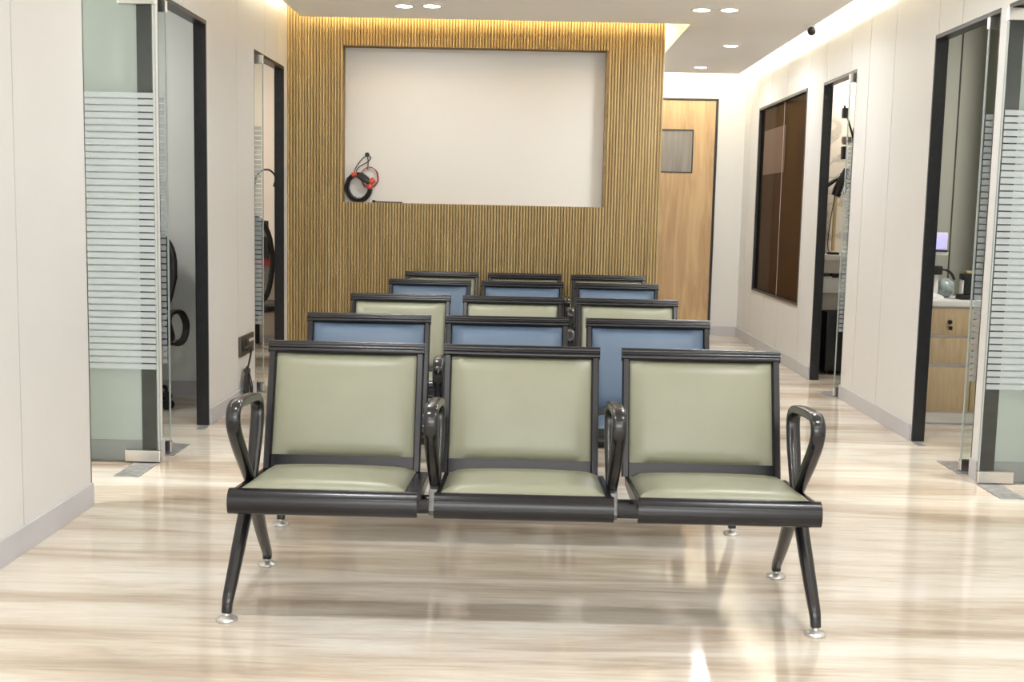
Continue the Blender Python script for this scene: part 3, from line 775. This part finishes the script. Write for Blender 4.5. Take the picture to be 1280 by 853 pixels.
m = MB(); m.box(2.41, 2.598, 7.170, 7.180, 1.046, 1.056); m.build('bezel', 'blackp', r)
m = MB(); m.cyl((2.556, 7.27, .80), (2.556, 7.27, 1.62), .006); m.build('rod', 'steel', r)
m = MB(); m.sweep(smooth_path([(2.572, 7.215, .935), (2.610, 7.215, .935), (2.645, 7.215, .910), (2.665, 7.215, .875)], 5), (.009, .009), (0, 1, 0), seg=9); m.build('hose', 'blackp', r)
m = MB(); n = 18; R_ = []
for j in range(1, 12):
    ph = pi*j/12; R_.append([(2.655+(.062+.005*sin(3*t_+j))*sin(ph)*cos(t_), 7.34+.06*sin(ph)*sin(t_), .755+.060*(1-cos(ph))*(1+.05*sin(2*t_))) for t_ in [2*pi*i/n for i in range(n)]])
m.rings(R_); tag(m.build('plastic_bag', 'bag', at=(2.655, 7.34, .755)), 'crumpled blue grey plastic bag on the white worktop', 'bag')
r = empty('charging_stand', (2.73, 7.2, .755), 'black handheld device stand at the right of the worktop', 'instrument')
m = MB(); m.box(2.69, 2.79, 7.15, 7.25, .755, .785); m.build('foot', 'blackp', r, bevel=.004)
m = MB(); m.box(2.712, 2.785, 7.17, 7.23, .785, .915); m.box(2.695, 2.72, 7.16, 7.22, .88, .915); m.build('body', 'blackp', r, bevel=.005)
m = MB(); m.box(2.698, 2.712, 7.175, 7.215, .79, .875); m.build('handle', 'white', r, bevel=.002)
m = MB(); m.box(2.722, 2.775, 7.175, 7.225, .915, .932); m.build('cap', 'yellow', r, bevel=.004)

# ------------------------------------------------------------------ far right room: desk with examination arm
r = empty('examination_desk', (2.6, 9.4, 0), 'white topped desk against the marble wall in the far right room', 'desk')
m = MB(); m.box(2.30, 3.3, 9.15, 9.60, .905, .948); m.build('desk_top', 'white', r, bevel=.004)
m = MB(); m.box(2.31, 3.28, 9.22, 9.60, .80, .905); m.build('apron', 'roomw', r)
m = MB(); m.box(2.31, 3.28, 9.56, 9.60, 0, .80); m.build('back_panel', 'roomw', r)
r = empty('printer', (2.5, 9.32, .5), 'small white machine under the marble room desk, on the black cupboard', 'machine')
m = MB(); m.box(2.36, 2.56, 9.22, 9.5, .64, .775); m.build('body', 'white', r, bevel=.015)
m = MB(); m.box(2.44, 2.53, 9.2, 9.3, .765, .795); m.build('lid', 'blackp', r, bevel=.004)
m = MB(); m.box(2.36, 2.55, 9.3, 9.5, .50, .64); m.build('stand', 'roomw', r, bevel=.004)
r = empty('black_cupboard', (2.55, 9.3, 0), 'black low cupboard on the floor under the marble room desk', 'cupboard')
m = MB(); m.box(2.40, 2.80, 9.15, 9.52, .03, .495); m.build('body', 'black', r, bevel=.004)
m = MB(); m.box(2.405, 2.795, 9.14, 9.15, .05, .48); m.build('door', 'black', r, bevel=.002)
m = MB()
for x in (2.43, 2.76):
    for y in (9.2, 9.48): m.cyl((x, y, 0), (x, y, .032), .015)
m.build('feet', 'blackp', r)
r = empty('examination_viewer', (2.60, 9.36, .948), 'jointed examination arm with a hanging grey viewer over the desk', 'instrument')
m = MB(); m.lathe([(.08, 0), (.08, .015), (.02, .025), (.0001, .025)], (2.60, 9.36, .948), 24); m.build('base', 'white', r)
m = MB(); m.cyl((2.60, 9.36, .96), (2.60, 9.36, 1.95), .020); m.build('pole', 'steel', r)
m = MB(); m.cyl((2.60, 9.36, 1.83), (2.50, 9.35, 2.12), .008); m.box(2.485, 2.525, 9.32, 9.36, 2.02, 2.10); m.build('upper_joint', 'blackp', r)
m = MB(); m.lathe([(.0001, -.03), (.035, -.03), (.045, 0), (.04, .03), (.0001, .045)], (2.555, 9.42, 1.85), 20); m.build('joint_cap', 'steel', r)
m = MB(); m.sweep([(2.36, 9.30, 1.47), (2.44, 9.3, 1.53), (2.54, 9.38, 1.60)], (.014, .016), (0, 1, 0), seg=10); m.box(2.50, 2.53, 9.33, 9.38, 1.70, 1.80); m.build('swing_arm', 'blackp', r)
m = MB(); m.sweep([(2.525, 9.28, 1.62), (2.50, 9.27, 1.54), (2.465, 9.26, 1.46), (2.445, 9.26, 1.41)], (.045, .040, 3), (0, 1, 0), [.55, .9, 1., .8], seg=16); m.build('viewer_shell', 'blackp', r)
m = MB(); m.sweep([(2.535, 9.235, 1.56), (2.505, 9.22, 1.48), (2.485, 9.22, 1.42)], (.022, .022, 3), (0, 1, 0), [.7, 1., .9], seg=14); m.build('viewer_barrel', 'steel', r)
m = MB(); m.sweep(smooth_path([(2.44, 9.26, 1.41), (2.41, 9.25, 1.2), (2.40, 9.25, 1.02), (2.415, 9.22, .955)], 6), (.004, .004), (0, 1, 0), seg=7); m.build('cable', 'blackp', r)
m = MB(); m.box(2.395, 2.475, 9.17, 9.25, .948, .966); tag(m.build('foot_switch', 'blackp', bevel=.004, at=(2.43, 9.21, .948)), 'small black device lying on the marble room desk', 'device')
m = MB(); m.box(2.512, 2.535, 9.545, 9.570, .948, 1.45); m.lathe([(.03, 0), (.03, .01), (.012, .02)], (2.524, 9.557, .948), 16)
tag(m.build('measuring_pole', 'yellow', bevel=.002, at=(2.524, 9.557, .948)), 'slim beige upright pole on the marble room desk', 'pole')

# ------------------------------------------------------------------ camera
F = 1450.; CXp, CYp = 640., 426.5; VPx, VPy, RO = 657., 262., .0215
u = (cos(RO), sin(RO)); v = (-sin(RO), cos(RO)); rel = (VPx-CXp, VPy-CYp)
a_ = (u[0]*rel[0]+u[1]*rel[1])/F; b_ = -(v[0]*rel[0]+v[1]*rel[1])/F
pitch = math.atan(b_); yaw = math.atan(a_*cos(pitch))
fw = Vector((-sin(yaw)*cos(pitch), cos(yaw)*cos(pitch), -sin(pitch))); r0 = Vector((cos(yaw), sin(yaw), 0)); u0 = r0.cross(fw)
right = r0*u[0]-u0*v[0]; down = r0*u[1]-u0*v[1]
cd = bpy.data.cameras.new('camera'); cd.sensor_width = 36; cd.lens = 36*F/1280; cd.clip_start = .05
cam = bpy.data.objects.new('camera', cd); COL.objects.link(cam)
R = Matrix((right, -down, -fw)).transposed()
cam.matrix_world = Matrix.Translation((0, 0, 1.25)) @ R.to_4x4()
sc.camera = cam

w = bpy.data.worlds.new('world'); sc.world = w; w.use_nodes = True
w.node_tree.nodes['Background'].inputs[0].default_value = (.9, .93, 1, 1); w.node_tree.nodes['Background'].inputs[1].default_value = .05
vs = sc.view_settings; vs.view_transform = 'Standard'; vs.look = 'None'; vs.gamma = 1; vs.use_curve_mapping = False; vs.exposure = -.30
sc.cycles.max_bounces = 8; sc.cycles.diffuse_bounces = 5; sc.cycles.glossy_bounces = 4; sc.cycles.transparent_max_bounces = 24
